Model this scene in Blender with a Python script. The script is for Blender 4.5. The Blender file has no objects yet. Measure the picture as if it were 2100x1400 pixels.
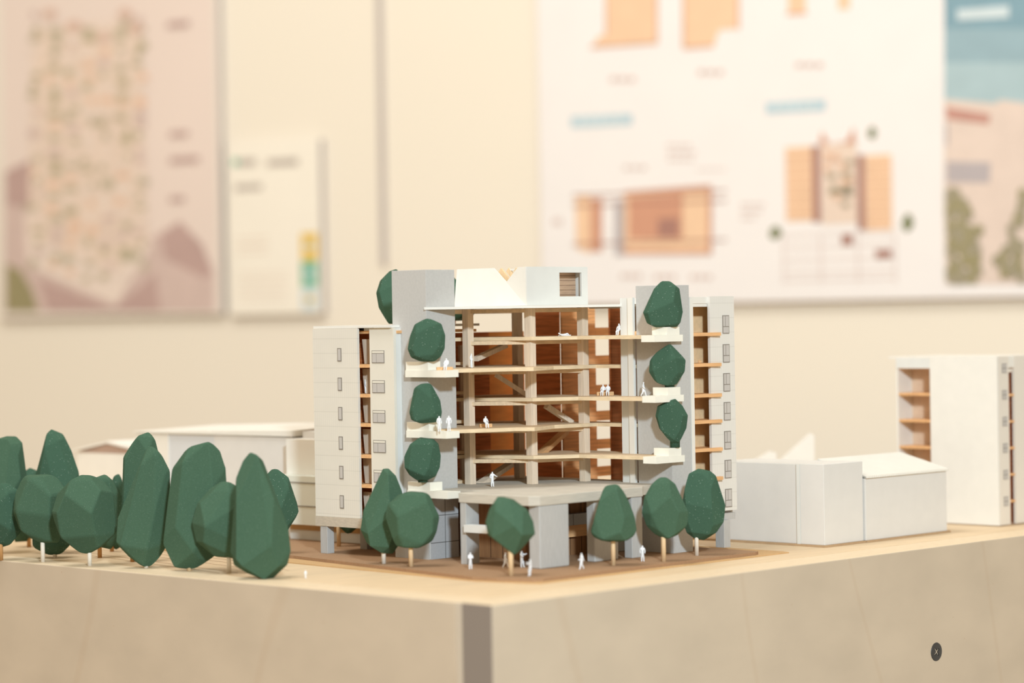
import bpy, bmesh, math, random
from mathutils import Vector, Matrix
random.seed(7)
C = bpy.context.scene.collection
SC = bpy.context.scene

# ------------------------------------------------------------------ camera
F = 5300.0                     # focal length in pixels of a 2100 px wide frame
CZ = 1.019                     # lens height above the floor (m)
ROLL = math.radians(0.95)
PITCH = -math.atan(50.0 / 5300.0)
ca, sa, cp, sp = math.cos(ROLL), math.sin(ROLL), math.cos(PITCH), math.sin(PITCH)
FW = (0.0, cp, sp)
RT = (ca, sa * sp, -sa * cp)
UP = (sa, -ca * sp, ca * cp)
cam_d = bpy.data.cameras.new('camera')
cam = bpy.data.objects.new('camera', cam_d)
C.objects.link(cam)
m = Matrix((RT, UP, tuple(-q for q in FW))).transposed().to_4x4()
m.translation = (0.0, 0.0, CZ)
cam.matrix_world = m
cam_d.sensor_width = 36.0
cam_d.lens = F / 2100.0 * 36.0
cam_d.clip_start = 0.05
cam_d.clip_end = 50.0
cam_d.dof.use_dof = True
cam_d.dof.focus_distance = 1.285
cam_d.dof.aperture_fstop = 5.6
SC.camera = cam

# ------------------------------------------------------------------ light
SC.view_settings.view_transform = 'Standard'
SC.view_settings.look = 'None'
SC.view_settings.gamma = 1.0
SC.view_settings.use_curve_mapping = False
SC.view_settings.exposure = 0.0
wd = bpy.data.worlds.new('gallery_room_light')
SC.world = wd
wd.use_nodes = True
wd.node_tree.nodes['Background'].inputs[0].default_value = (1.0, 0.795, 0.545, 1)
wd.node_tree.nodes['Background'].inputs[1].default_value = 0.575

def area(name, loc, aim, size, watts, color):
    l = bpy.data.lights.new(name, 'AREA')
    l.shape = 'DISK'
    l.size = size
    l.energy = watts
    l.color = color
    o = bpy.data.objects.new(name, l)
    o.location = loc
    o.rotation_euler = (Vector(aim) - Vector(loc)).to_track_quat('-Z', 'Y').to_euler()
    C.objects.link(o)
    return o
area('track_spotlight', (0.30, -0.60, 1.69), (0.0, 1.27, 0.95), 0.13, 32.0, (0.79, 0.965, 1.09))
area('warm_side_fill', (-1.5, -0.2, 2.0), (0.0, 1.27, 0.95), 0.5, 4.5, (1.0, 0.80, 0.60))  # added fill that warms the left-facing sides
area('wall_fill', (-0.45, 1.1, 2.5), (-0.15, 2.35, 0.95), 0.7, 16.5, (0.90, 0.92, 0.92))  # fill added to brighten the display wall

# ------------------------------------------------------------------ layout helpers
AX = math.radians(46.1)                       # the table and every model on it share this direction
AU = (math.cos(AX), math.sin(AX))
AV = (-math.sin(AX), math.cos(AX))
OX, OY = 0.0, 1.20
def xy(a, b):                                 # site millimetres (along the two table edges) -> metres
    a *= .001; b *= .001
    return (OX + a * AU[0] + b * AV[0], OY + a * AU[1] + b * AV[1])
def site(X, Y):
    dx, dy = X - OX, Y - OY
    return (1000 * (dx * AU[0] + dy * AU[1]), 1000 * (dx * AV[0] + dy * AV[1]))
def ray(x, y):
    a = (x - 1050) / F; b = (700 - y) / F
    return tuple(FW[i] + a * RT[i] + b * UP[i] for i in range(3))
def at_z(x, y, z):
    d = ray(x, y); t = (z - CZ) / d[2]
    return (d[0] * t, d[1] * t, z)
def at_y(x, y, Y):
    d = ray(x, y); t = Y / d[1]
    return (d[0] * t, Y, CZ + d[2] * t)

# ------------------------------------------------------------------ materials
def lin(c):
    return tuple(((q / 255.0) / 12.92 if q / 255.0 <= .04045 else ((q / 255.0 + .055) / 1.055) ** 2.4) for q in c) + (1.0,)
def mat(name, rgb, rough=.7, scale=300.0, var=.06, stretch=(1, 1, 1), bump=0.0, rgb2=None, spec=.3, metal=0.0, trans=0.0):
    M = bpy.data.materials.new(name)
    M.use_nodes = True
    nt = M.node_tree; N = nt.nodes; L = nt.links
    b = N['Principled BSDF']
    b.inputs['Roughness'].default_value = rough
    b.inputs['Specular IOR Level'].default_value = spec
    b.inputs['Metallic'].default_value = metal
    tc = N.new('ShaderNodeTexCoord'); mp = N.new('ShaderNodeMapping')
    mp.inputs['Scale'].default_value = stretch
    L.new(tc.outputs['Object'], mp.inputs['Vector'])
    nz = N.new('ShaderNodeTexNoise'); nz.inputs['Scale'].default_value = scale; nz.inputs['Detail'].default_value = 5
    L.new(mp.outputs[0], nz.inputs['Vector'])
    mx = N.new('ShaderNodeMix'); mx.data_type = 'RGBA'
    c = rgb if len(rgb) == 4 else lin(rgb)
    if rgb2 is None:
        a1 = tuple(min(1, q * (1 - var)) for q in c[:3]) + (1,)
        a2 = tuple(min(1, q * (1 + var)) for q in c[:3]) + (1,)
    else:
        a1, a2 = lin(rgb2), c
    mx.inputs[6].default_value = a1; mx.inputs[7].default_value = a2
    rp = N.new('ShaderNodeMapRange'); rp.inputs[1].default_value = .32; rp.inputs[2].default_value = .68
    L.new(nz.outputs[0], rp.inputs[0]); L.new(rp.outputs[0], mx.inputs[0])
    L.new(mx.outputs[2], b.inputs['Base Color'])
    if bump:
        bp = N.new('ShaderNodeBump'); bp.inputs['Strength'].default_value = bump; bp.inputs['Distance'].default_value = .0003
        L.new(nz.outputs[0], bp.inputs['Height']); L.new(bp.outputs[0], b.inputs['Normal'])
    M['mix'] = mx.name
    return M
def overlay(M, build, rgb, amount=1.0):
    """mix rgb over the material's colour where build(nodes, links, coord) is 1 (printed lines, specks)"""
    nt = M.node_tree; N = nt.nodes; L = nt.links
    b = N['Principled BSDF']; src = b.inputs['Base Color'].links[0].from_socket
    tc = N.new('ShaderNodeTexCoord')
    f = build(N, L, tc.outputs['Object'])
    mu = N.new('ShaderNodeMath'); mu.operation = 'MULTIPLY'; mu.inputs[1].default_value = amount
    L.new(f, mu.inputs[0])
    mx = N.new('ShaderNodeMix'); mx.data_type = 'RGBA'; mx.inputs[7].default_value = lin(rgb)
    L.new(src, mx.inputs[6]); L.new(mu.outputs[0], mx.inputs[0]); L.new(mx.outputs[2], b.inputs['Base Color'])
def stripes(axis, period, duty, off=0.0):
    def f(N, L, co):
        s = N.new('ShaderNodeSeparateXYZ'); L.new(co, s.inputs[0])
        a = N.new('ShaderNodeMath'); a.operation = 'ADD'; a.inputs[1].default_value = off + 10 * period; L.new(s.outputs[axis], a.inputs[0])
        m1 = N.new('ShaderNodeMath'); m1.operation = 'MODULO'; m1.inputs[1].default_value = period; L.new(a.outputs[0], m1.inputs[0])
        m2 = N.new('ShaderNodeMath'); m2.operation = 'LESS_THAN'; m2.inputs[1].default_value = period * duty; L.new(m1.outputs[0], m2.inputs[0])
        return m2.outputs[0]
    return f
def specks(scale, thr):
    def f(N, L, co):
        v = N.new('ShaderNodeTexVoronoi'); v.inputs['Scale'].default_value = scale; L.new(co, v.inputs['Vector'])
        m2 = N.new('ShaderNodeMath'); m2.operation = 'LESS_THAN'; m2.inputs[1].default_value = thr; L.new(v.outputs['Distance'], m2.inputs[0])
        return m2.outputs[0]
    return f
def waves(scale, dist, axis_scale, thr0, thr1):
    def f(N, L, co):
        mp = N.new('ShaderNodeMapping'); mp.inputs['Scale'].default_value = axis_scale; L.new(co, mp.inputs['Vector'])
        w = N.new('ShaderNodeTexWave'); w.inputs['Scale'].default_value = scale; w.inputs['Distortion'].default_value = dist
        w.inputs['Detail'].default_value = 2; w.inputs['Detail Scale'].default_value = .6; w.bands_direction = 'DIAGONAL'
        L.new(mp.outputs[0], w.inputs['Vector'])
        r = N.new('ShaderNodeMapRange'); r.inputs[1].default_value = thr0; r.inputs[2].default_value = thr1; L.new(w.outputs['Fac'], r.inputs[0])
        return r.outputs[0]
    return f

white = mat('white_foam_board', (232, 228, 219), .75, 120, .015)
card_matte = mat('matte_white_card', (220, 217, 212), .8, 120, .015)
white_cool = mat('white_card', (222, 222, 217), .7, 120, .015)
balcony_w = mat('ivory_board', (244, 240, 226), .7, 200, .02)
siding_l = mat('printed_siding_left', (226, 220, 208), .75, 90, .015)
overlay(siding_l, stripes(1, .00145, .16), (190, 184, 172), .22)
overlay(siding_l, stripes(2, .0073, .05), (170, 164, 150), .22)
siding_r = mat('printed_siding_right', (226, 222, 214), .75, 90, .015)
overlay(siding_r, stripes(0, .00145, .16), (192, 188, 178), .22)
overlay(siding_r, stripes(2, .0073, .05), (176, 170, 158), .22)
plainl = mat('printed_wall_cream', (228, 222, 208), .75, 90, .015)
grey_board = mat('grey_board', (192, 190, 186), .85, 900, .035, bump=.1)
concrete = mat('grey_card_pier', (186, 184, 180), .85, 1500, .05, (1, 1, .12), .15)
podium_m = mat('grey_stained_wood', (200, 192, 178), .8, 900, .08, (.12, .12, 2), .15)
tile_board = mat('scored_grey_board', (176, 176, 176), .85, 900, .035)
overlay(tile_board, stripes(0, .0107, .04, .0015), (70, 66, 62), .8)
overlay(tile_board, stripes(1, .0107, .04, .0015), (70, 66, 62), .8)
overlay(tile_board, stripes(2, .0132, .03, .0035), (70, 66, 62), .8)
balsa = mat('balsa_strip', (232, 212, 188), .75, 1100, .10, (1, 1, .07), .2)
balsa_h = mat('balsa_sheet', (222, 196, 162), .75, 800, .10, (.08, 1, 1), .2)
balsa_edge = mat('balsa_edge', (228, 204, 168), .75, 900, .10, (.2, .2, 1), .2)
shelf_m = mat('warm_plywood_shelf', (226, 176, 124), .7, 700, .10, (.1, 1, 1), .1)
wall_dark = mat('dark_cedar_sheet', (204, 126, 76), .75, 700, .22, (.10, .10, 1.6), .1)
wall_mid = mat('cedar_sheet', (222, 162, 108), .7, 600, .2, (.10, .10, 1.6), .1)
wall_backlit = mat('backlit_amber_sheet', (214, 146, 74), .7, 400, .10, (.2, .2, 1), .1)  # glow from behind put into the amber colour
gr_brown = mat('walnut_sheet', (150, 116, 88), .8, 900, .15, (1, 1, .1), .1)
tree_m = mat('green_foam', (72, 99, 79), .9, 2600, .10, bump=.35, spec=.1)
overlay(tree_m, specks(1300, .10), (200, 214, 200), .4)
tree_m2 = mat('green_foam_dark', (66, 94, 76), .9, 2600, .10, bump=.35, spec=.1)
overlay(tree_m2, specks(850, .085), (205, 220, 205), .8)
dowel = mat('birch_dowel', (232, 202, 160), .6, 1200, .08, (1, 1, .08))
dowel_w = mat('pale_dowel', (236, 228, 214), .6, 1200, .05, (1, 1, .08))
dowel_d = mat('brown_dowel', (196, 146, 92), .6, 1200, .10, (1, 1, .08))
fig_m = mat('white_resin', (240, 242, 244), .5, 500, .01)
plate_m = mat('brown_hardboard', (165, 130, 98), .8, 900, .08, bump=.1)
plate2_m = mat('tan_card', (204, 166, 118), .8, 900, .05)
birch_top = mat('birch_ply_top', (224, 199, 164), .55, 60, .06, (.5, 4, 1))
overlay(birch_top, waves(18, 3.0, (1, 3, 1), .93, 1.0), (206, 166, 112), .25)
birch_side = mat('birch_ply_side', (204, 187, 164), .5, 38, .05, (.6, .6, 1))
overlay(birch_side, waves(5.0, 9.0, (1, 1.0, .4), .995, 1.0), (186, 154, 120), .13)
overlay(birch_side, specks(90, .03), (180, 140, 100), .4)
rim_m = mat('birch_ply_rim', (228, 206, 174), .55, 300, .04)
end_grain = mat('ply_end_grain', (206, 192, 172), .7, 1500, .06)
overlay(end_grain, stripes(1, .0068, .45, .0015), (112, 100, 94), .75)
screw_m = mat('black_oxide_steel', (62, 62, 62), .42, 2000, .1, spec=.5, metal=.3)
screw_d = mat('screw_recess', (22, 22, 24), .6, 2000, .1)
pane = mat('printed_pane', (196, 190, 184), .7, 200, .02)
frame = mat('printed_frame', (140, 132, 122), .7, 200, .02)
bench_m = mat('cork_block', (222, 178, 130), .85, 2600, .22)
wall_m = mat('gallery_wall_paint', (246, 236, 218), .85, 1.5, .012)
floor_m = mat('gallery_floor', (170, 150, 128), .6, 4, .05)

# ------------------------------------------------------------------ mesh helpers (millimetres inside, metres out)
class MB:
    def __init__(s): s.b = bmesh.new(); s.mi = 0
    def poly(s, pts):
        f = s.b.faces.new([s.b.verts.new(p) for p in pts]); f.material_index = s.mi; return f
    def box(s, x0, x1, y0, y1, z0, z1):
        return s.prism([(x0, y0), (x1, y0), (x1, y1), (x0, y1)], z0, z1)
    def prism(s, pts, z0, z1):
        ar = sum(pts[i][0] * pts[(i + 1) % len(pts)][1] - pts[(i + 1) % len(pts)][0] * pts[i][1] for i in range(len(pts)))
        if ar < 0: pts = pts[::-1]
        lo = [s.b.verts.new((p[0], p[1], z0)) for p in pts]; hi = [s.b.verts.new((p[0], p[1], z1)) for p in pts]
        n = len(pts); fs = [s.b.faces.new(lo[::-1]), s.b.faces.new(hi)]
        for i in range(n): fs.append(s.b.faces.new((lo[i], lo[(i + 1) % n], hi[(i + 1) % n], hi[i])))
        for f in fs: f.material_index = s.mi
        return s
    def hexa(s, p):                               # eight corners, bottom four then top four
        v = [s.b.verts.new(q) for q in p]
        for q in ((3, 2, 1, 0), (4, 5, 6, 7), (0, 1, 5, 4), (1, 2, 6, 5), (2, 3, 7, 6), (3, 0, 4, 7)):
            f = s.b.faces.new([v[i] for i in q]); f.material_index = s.mi
        return s
    def bar(s, a, b, w, t):                       # flat strip from a to b, w across (horizontal), t thick
        a = Vector(a); b = Vector(b); d = (b - a).normalized()
        side = d.cross(Vector((0, 0, 1))).normalized() * (w / 2); up = side.cross(d).normalized() * (t / 2)
        return s.hexa([a - side - up, a + side - up, b + side - up, b - side - up, a - side + up, a + side + up, b + side + up, b - side + up])
    def tube(s, a, b, r0, r1, n=14):
        a = Vector(a); b = Vector(b); d = (b - a).normalized()
        s1 = d.orthogonal().normalized(); s2 = d.cross(s1)
        A = [s.b.verts.new(a + (s1 * math.cos(t) + s2 * math.sin(t)) * r0) for t in [2 * math.pi * i / n for i in range(n)]]
        B = [s.b.verts.new(b + (s1 * math.cos(t) + s2 * math.sin(t)) * r1) for t in [2 * math.pi * i / n for i in range(n)]]
        fs = [s.b.faces.new(A[::-1]), s.b.faces.new(B)]
        for i in range(n):
            f = s.b.faces.new((A[i], A[(i + 1) % n], B[(i + 1) % n], B[i])); f.smooth = True; fs.append(f)
        for f in fs: f.material_index = s.mi
        return s
    def build(s, name, mats, parent=None, bevel=0.0, recalc=True):
        if recalc: bmesh.ops.recalc_face_normals(s.b, faces=s.b.faces)
        bmesh.ops.scale(s.b, vec=(.001, .001, .001), verts=s.b.verts)
        me = bpy.data.meshes.new(name); s.b.to_mesh(me); s.b.free()
        for q in (mats if isinstance(mats, (list, tuple)) else [mats]): me.materials.append(q)
        o = bpy.data.objects.new(name, me); C.objects.link(o)
        if parent is not None: o.parent = parent
        if bevel:
            md = o.modifiers.new('soft_edges', 'BEVEL'); md.width = bevel * .001; md.segments = 2; md.limit_method = 'ANGLE'
        return o
def tag(o, label=None, cat=None, group=None, kind=None):
    if label: o['label'] = label
    if cat: o['category'] = cat
    if group: o['group'] = group
    if kind: o['kind'] = kind
    return o
def empty(name, loc, rz=0.0):
    o = bpy.data.objects.new(name, None); o.empty_display_size = .01
    o.location = loc; o.rotation_euler = (0, 0, rz); C.objects.link(o)
    return o
def on_site(name, a, b, z, label, cat, group=None):   # a thing standing at site point (a, b); its parts use the site's own directions
    x, y = xy(a, b)
    return tag(empty(name, (x, y, z), AX), label, cat, group)

# ------------------------------------------------------------------ the room
wn = (-.5117, -.859)                    # direction the display wall faces
W0 = (.166, 2.2); WD = (.859, -.5117); WANG = math.atan2(-.5117, .859)
def wall_pt(x, y):                      # pixel -> (along wall, height) on the wall, in millimetres
    d = ray(x, y)
    t = (W0[0] * wn[0] + W0[1] * wn[1]) / (d[0] * wn[0] + d[1] * wn[1])
    X, Y = d[0] * t, d[1] * t
    return (1000 * ((X - W0[0]) * WD[0] + (Y - W0[1]) * WD[1]), 1000 * (CZ + d[2] * t))
fl = MB().box(-4000, 4000, -2500, 5500, -40, 0).build('floor', floor_m); tag(fl, kind='structure')
w = MB().box(-2600, 2200, 0, 90, 0, 2600).build('wall_back', wall_m)
w.location = (W0[0], W0[1], 0); w.rotation_euler = (0, 0, WANG); tag(w, kind='structure')
joint_m = mat('grey_wall_joint', (196, 186, 180), .7, 20, .03)
s0 = wall_pt(785, 280)[0]
j = MB().box(s0 - 2.2, s0 + 3.0, -4, 0, 1069, 2600).build('trim_1', joint_m)
j.location = (W0[0], W0[1], 0); j.rotation_euler = (0, 0, WANG); tag(j, kind='structure')

def board(name, px0, px1, ytop, ybot, m, side_m, label, thick=6.0, zt=None, zb=None):
    ym = (max(0, ytop) + ybot) / 2
    sa_, sb_ = wall_pt(px0, ym)[0], wall_pt(px1, ym)[0]
    z0 = zb if zb else wall_pt((px0 + px1) / 2, ybot)[1]; z1 = zt if zt else wall_pt((px0 + px1) / 2, ytop)[1]
    t = empty(name, (W0[0], W0[1], 0), WANG); tag(t, label, 'poster')
    b = MB(); b.box(sa_, sb_, -thick, 0, z0, z1)
    o = b.build('panel', [m, side_m], t)
    for f in o.data.polygons:
        if abs(f.normal.y) < .5: f.material_index = 1
    t['thick'] = thick
    return t, sa_, sb_, z0, z1
def wpoly(b, pts, layer, thick=6.0):     # flat printed shape given by its corners in the photograph
    b.poly([(wall_pt(x, y)[0], -thick - .25 * layer, wall_pt(x, y)[1]) for x, y in pts])
def wrect(b, x0, y0, x1, y1, layer, thick=6.0):
    xm, ym = (x0 + x1) / 2, (y0 + y1) / 2
    a0, a1 = wall_pt(x0, ym)[0], wall_pt(x1, ym)[0]; c0, c1 = wall_pt(xm, y1)[1], wall_pt(xm, y0)[1]
    yy = -thick - .25 * layer
    b.poly([(a0, yy, c0), (a1, yy, c0), (a1, yy, c1), (a0, yy, c1)])
def wblob(b, x, y, rx, ry, layer, n=9, thick=6.0):
    wpoly(b, [(x + rx * math.cos(2 * math.pi * i / n) * random.uniform(.75, 1.1), y + ry * math.sin(2 * math.pi * i / n) * random.uniform(.75, 1.1)) for i in range(n)], layer, thick)

ink = {k: mat('ink_' + k, v, .6, 60, .03) for k, v in dict(
    grey=(196, 184, 172), orange=(244, 206, 170), brown=(214, 158, 130), dark=(176, 130, 116), blue=(190, 212, 220), mauve=(216, 192, 182),
    mauve2=(196, 166, 158), cream=(236, 214, 196), leaf=(164, 154, 128), deepleaf=(128, 132, 94), pale=(240, 222, 208), sky=(136, 168, 180), sky2=(156, 182, 190), sky3=(176, 198, 202),
    yellow=(240, 200, 90), green=(120, 190, 160), lblue=(214, 226, 228), stone=(230, 210, 196), olive=(160, 150, 112), slate=(188, 178, 178), peach=(238, 200, 172), red=(200, 150, 136)).items()}
side_shade = mat('board_edge_shade', (186, 178, 176), .7, 40, .02)  # grey puts the shade of the board sides into their colour
board_paper = mat('exhibition_paper', (246, 240, 236), .7, 30, .01)
paper_m = mat('poster_paper_warm', (240, 230, 216), .7, 30, .01)
mauve_bg = mat('poster_mauve_print', (238, 220, 208), .7, 3, .03)
cream_bg = mat('poster_cream_paper', (252, 244, 228), .7, 30, .01)

# poster with the tower illustration, far left
t, *_ = board('wall_poster', 4, 462, -200, 648, paper_m, side_shade, 'mauve toned poster with a tall tower illustration, at the left end of the wall', 8)
b = MB(); wrect(b, 18, -190, 452, 638, 1, 8); b.build('printed_ground', mauve_bg, t, recalc=False)
b = MB(); b.mi = 0
wpoly(b, [(20, 356), (90, 318), (150, 380), (200, 440), (300, 500), (380, 452), (425, 500), (450, 560), (450, 638), (20, 638)], 2, 8)
b.mi = 2
wpoly(b, [(24, 352), (90, 320), (130, 400), (110, 430), (26, 420)], 2.6, 8)
wpoly(b, [(340, 484), (380, 456), (425, 500), (446, 560), (430, 570), (350, 530)], 2.6, 8)
wpoly(b, [(90, 570), (245, 632), (330, 560), (340, 638), (110, 638)], 2.6, 8)
b.mi = 1; wpoly(b, [(24, 540), (55, 555), (80, 600), (90, 638), (24, 638)], 3, 8)
b.build('printed_shadow', [ink['mauve'], ink['olive'], ink['mauve2']], t, recalc=False)
b = MB(); b.mi = 0
wpoly(b, [(80, 60), (300, 40), (315, 500), (245, 560), (70, 480)], 4, 8)
b.mi = 3; wpoly(b, [(62, 440), (150, 400), (325, 500), (250, 625), (68, 545)], 3.6, 8)
for i in range(22):
    for k in range(7):
        x = 86 + k * 36 + random.uniform(-9, 9); y = 66 + i * 24 + abs(k - 3.4) * -9 + random.uniform(-6, 6)
        b.mi = random.choice([1, 1, 2, 3, 3, 4, 6]); wblob(b, x, y, random.uniform(7, 17), random.uniform(6, 12), 5 + (i * 7 + k) % 9 * .3, thick=8)
b.mi = 5
for x, y in ((115, 30), (165, 55), (225, 80), (270, 30), (290, 60)): wblob(b, x, y, 16, 12, 8, thick=8)
b.build('printed_tower', [ink['cream'], mat('ink_soft_leaf', (196, 184, 158), .6, 60, .03), ink['peach'], ink['pale'], ink['mauve'], mat('ink_soft_red', (222, 190, 172), .6, 60, .03), mat('ink_soft_olive', (192, 178, 146), .6, 60, .03)], t, recalc=False)
for q in ((355, 45, 400, 57), (360, 270, 398, 281), (360, 322, 420, 334), (360, 403, 390, 414)):
    b = MB(); wrect(b, *q, 6, 8); b.build('printed_caption', ink['mauve2'], t, recalc=False)
# small cream poster
t, *_ = board('wall_poster', 478, 668, 291, 645, cream_bg, side_shade, 'small cream poster with a coloured icon column, right of the tower poster', 8)
for q in ((500, 326, 535, 341), (558, 326, 622, 341), (492, 378, 548, 391)):
    b = MB(); wrect(b, *q, 1, 8); b.build('printed_heading', ink['grey'], t, recalc=False)
b = MB(); wrect(b, 488, 326, 499, 341, 1, 8); b.build('printed_logo', ink['green'], t, recalc=False)
b = MB()
for i in range(3): wrect(b, 496, 488 + i * 14, 560, 491 + i * 14, 1, 8)
for i in range(5): wrect(b, 500, 560 + i * 13, 600, 562 + i * 13, 1, 8)
b.build('printed_text', ink['cream'], t, recalc=False)
for (y0, y1, c, c2) in ((478, 534, 'yellow', 'lblue'), (536, 588, 'green', 'lblue'), (590, 636, 'lblue', 'yellow')):
    b = MB(); wrect(b, 628, y0, 662, y1, 1, 8); b.mi = 1; wblob(b, 645, (y0 + y1) / 2, 9, 9, 2, thick=8)
    b.build('printed_icon', [ink[c], ink[c2]], t, recalc=False)
# the large white board with plans, and its photograph at the right
t, *_ = board('exhibition_board', 1116, 2230, -260, 612, board_paper, side_shade, 'large white exhibition board with orange plans and a photo of a pale building', 9,
              zb=1000 * 1.0285)
t['category'] = 'board'
def words(b, x0, x1, y, h, n, layer=2, th=9):
    wv = (x1 - x0) / n
    for i in range(n): wrect(b, x0 + i * wv, y - h / 2, x0 + (i + .72) * wv, y + h / 2, layer, th)
b = MB()
wpoly(b, [(1253, -120), (1358, -120), (1356, 90), (1225, 97), (1240, 75), (1253, 72)], 1, 9)
b.mi = 1
for q in (((1222, 96), (1356, 88), (1356, 92), (1222, 101)), ((1252, -100), (1255, -100), (1255, 75), (1252, 75)), ((1355, -100), (1359, -100), (1359, 92), (1355, 92))): wpoly(b, q, 2, 9)
b.build('floor_plan', [ink['orange'], ink['brown']], t, recalc=False)
b = MB()
wpoly(b, [(1413, -120), (1524, -120), (1522, 60), (1484, 64), (1474, 96), (1414, 100)], 1, 9)
b.mi = 1
for q in (((1410, -100), (1414, -100), (1414, 100), (1410, 100)), ((1522, -100), (1526, -100), (1526, 62), (1522, 62)), ((1412, 98), (1474, 94), (1474, 98), (1412, 103))): wpoly(b, q, 2, 9)
b.build('floor_plan', [ink['orange'], ink['brown']], t, recalc=False)
b = MB()
wpoly(b, [(1728, -60), (1752, -60), (1752, 20), (1728, 22)], 1, 9)
b.build('floor_plan', ink['orange'], t, recalc=False)
b = MB()
wpoly(b, [(1625, -60), (1660, -60), (1662, 28), (1626, 30)], 1, 9)
b.mi = 1; wpoly(b, [(1622, 29), (1664, 27), (1664, 31), (1622, 33)], 2, 9)
b.build('floor_plan', [ink['orange'], ink['brown']], t, recalc=False)
for q in ((1262, 1318, 164, 10, 3), (1442, 1498, 150, 10, 3), (1642, 1702, 135, 10, 3), (1378, 1430, 300, 5, 4), (1380, 1440, 314, 5, 4), (1380, 1436, 328, 5, 4),
          (1290, 1340, 345, 7, 3), (1440, 1500, 348, 3, 5), (1530, 1580, 420, 5, 4), (1530, 1575, 434, 5, 4), (1530, 1560, 448, 5, 3),
          (1284, 1330, 566, 9, 3), (1352, 1400, 568, 9, 3), (1426, 1474, 568, 9, 3), (1145, 1165, 455, 12, 2)):
    b = MB(); words(b, *q); b.build('printed_text', ink['mauve'], t, recalc=False)
for x0, y0, x1, y1 in ((1181, 235, 1307, 259), (1580, 206, 1702, 231)):
    b = MB(); wpoly(b, [(x0, y0 + 5), (x1, y0 - 1), (x1, y1 - 2), (x0, y1 + 4)], 1, 9); b.mi = 1; words(b, x0 + 14, x1 - 14, (y0 + y1) / 2, 10, 5, 2)
    b.build('printed_tag', [ink['blue'], ink['lblue']], t, recalc=False)
b = MB(); b.mi = 0
wpoly(b, [(1190, 405), (1222, 400), (1222, 520), (1192, 510)], 1, 9); wpoly(b, [(1290, 395), (1468, 382), (1468, 520), (1290, 520)], 1, 9)
b.mi = 1
wpoly(b, [(1222, 408), (1245, 406), (1245, 516), (1222, 516)], 2, 9); wpoly(b, [(1300, 405), (1410, 398), (1410, 490), (1300, 490)], 2, 9)
for q in (((1290, 393), (1468, 380), (1468, 388), (1290, 401)), ((1290, 514), (1468, 514), (1468, 522), (1290, 522)), ((1462, 385), (1470, 385), (1470, 520), (1462, 520))): wpoly(b, q, 3, 9)
b.mi = 2; wpoly(b, [(1360, 450), (1402, 448), (1402, 486), (1360, 486)], 3, 9)
for y in (400, 420, 500): wpoly(b, [(1185, y), (1500, y - 10), (1500, y - 7), (1185, y + 3)], 4, 9)
b.mi = 3; wpoly(b, [(1272, 412), (1290, 410), (1290, 524), (1272, 524)], 3, 9)
b.build('floor_plan', [ink['orange'], ink['brown'], ink['dark'], ink['slate']], t, recalc=False)
b = MB(); b.mi = 0
wrect(b, 1621, 302, 1675, 454, 1, 9); wrect(b, 1784, 318, 1838, 472, 1, 9)
b.mi = 1; wpoly(b, [(1690, 296), (1694, 270), (1710, 296), (1745, 292), (1760, 262), (1764, 296)], 2, 9)
for i in range(7): wrect(b, 1621, 320 + i * 20, 1675, 322 + i * 20, 3, 9); wrect(b, 1784, 338 + i * 20, 1838, 340 + i * 20, 3, 9)
b.mi = 2; wrect(b, 1676, 300, 1692, 456, 3, 9); wrect(b, 1768, 318, 1783, 472, 3, 9); wrect(b, 1736, 480, 1758, 502, 3, 9); wrect(b, 1805, 512, 1838, 530, 3, 9)
b.mi = 3; wrect(b, 1693, 296, 1767, 460, 1, 9)
b.mi = 4
for i in range(12): wblob(b, random.uniform(1700, 1760), random.uniform(310, 450), 10, 6, 5, thick=9)
b.mi = 5
for i in range(10): wblob(b, random.uniform(1700, 1760), random.uniform(310, 450), 9, 7, 6, thick=9)
b.mi = 6
for y in (480, 504, 530, 556, 572): wrect(b, 1615, y, 1846, y + 2, 2, 9)
for x in (1616, 1692, 1768, 1844): wrect(b, x, 480, x + 2, 580, 2, 9)
b.mi = 7
wblob(b, 1798, 274, 9, 16, 2, thick=9); wblob(b, 1600, 477, 13, 16, 2, thick=9); wblob(b, 1871, 456, 13, 20, 2, thick=9)
b.build('section_drawing', [ink['orange'], ink['brown'], ink['dark'], ink['cream'], ink['leaf'], ink['peach'], ink['mauve'], ink['deepleaf']], t, recalc=False)
ph = MB(); ph.mi = 0; wpoly(ph, [(1945, -200), (2200, -200), (2200, 60), (1945, 60)], 1, 9)
ph.mi = 1; wpoly(ph, [(1945, 60), (2200, 60), (2200, 130), (1945, 130)], 1, 9); ph.mi = 2; wpoly(ph, [(1945, 130), (2200, 130), (2200, 240), (1945, 240)], 1, 9)
ph.mi = 3; wpoly(ph, [(1945, 205), (2050, 214), (2060, 206), (2200, 225), (2200, 470), (1945, 450)], 2, 9)
wpoly(ph, [(1945, 440), (2200, 460), (2200, 583), (1947, 583)], 1.5, 9)
ph.mi = 4; wpoly(ph, [(1948, 220), (2040, 236), (2036, 256), (1950, 246)], 3, 9); ph.mi = 5; wpoly(ph, [(1950, 332), (2040, 334), (2038, 376), (1950, 374)], 3, 9)
wpoly(ph, [(1948, 250), (1954, 260), (1954, 300), (1948, 300)], 3, 9)
for i in range(150):
    ph.mi = random.choice([6, 7, 7]); y = random.uniform(395, 575)
    if random.random() < .62: x = 1950 + random.random() * min(68, 14 + (y - 380) * .6)
    else: x = 2110 - random.random() * min(60, 8 + max(0, y - 430) * .6)
    wblob(ph, max(x, 1957), min(y, 574), 10, 12, 4 + .02 * i, thick=9)
ph.mi = 8; wpoly(ph, [(1972, 22), (2078, 14), (2078, 38), (1972, 44)], 3, 9)
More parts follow.
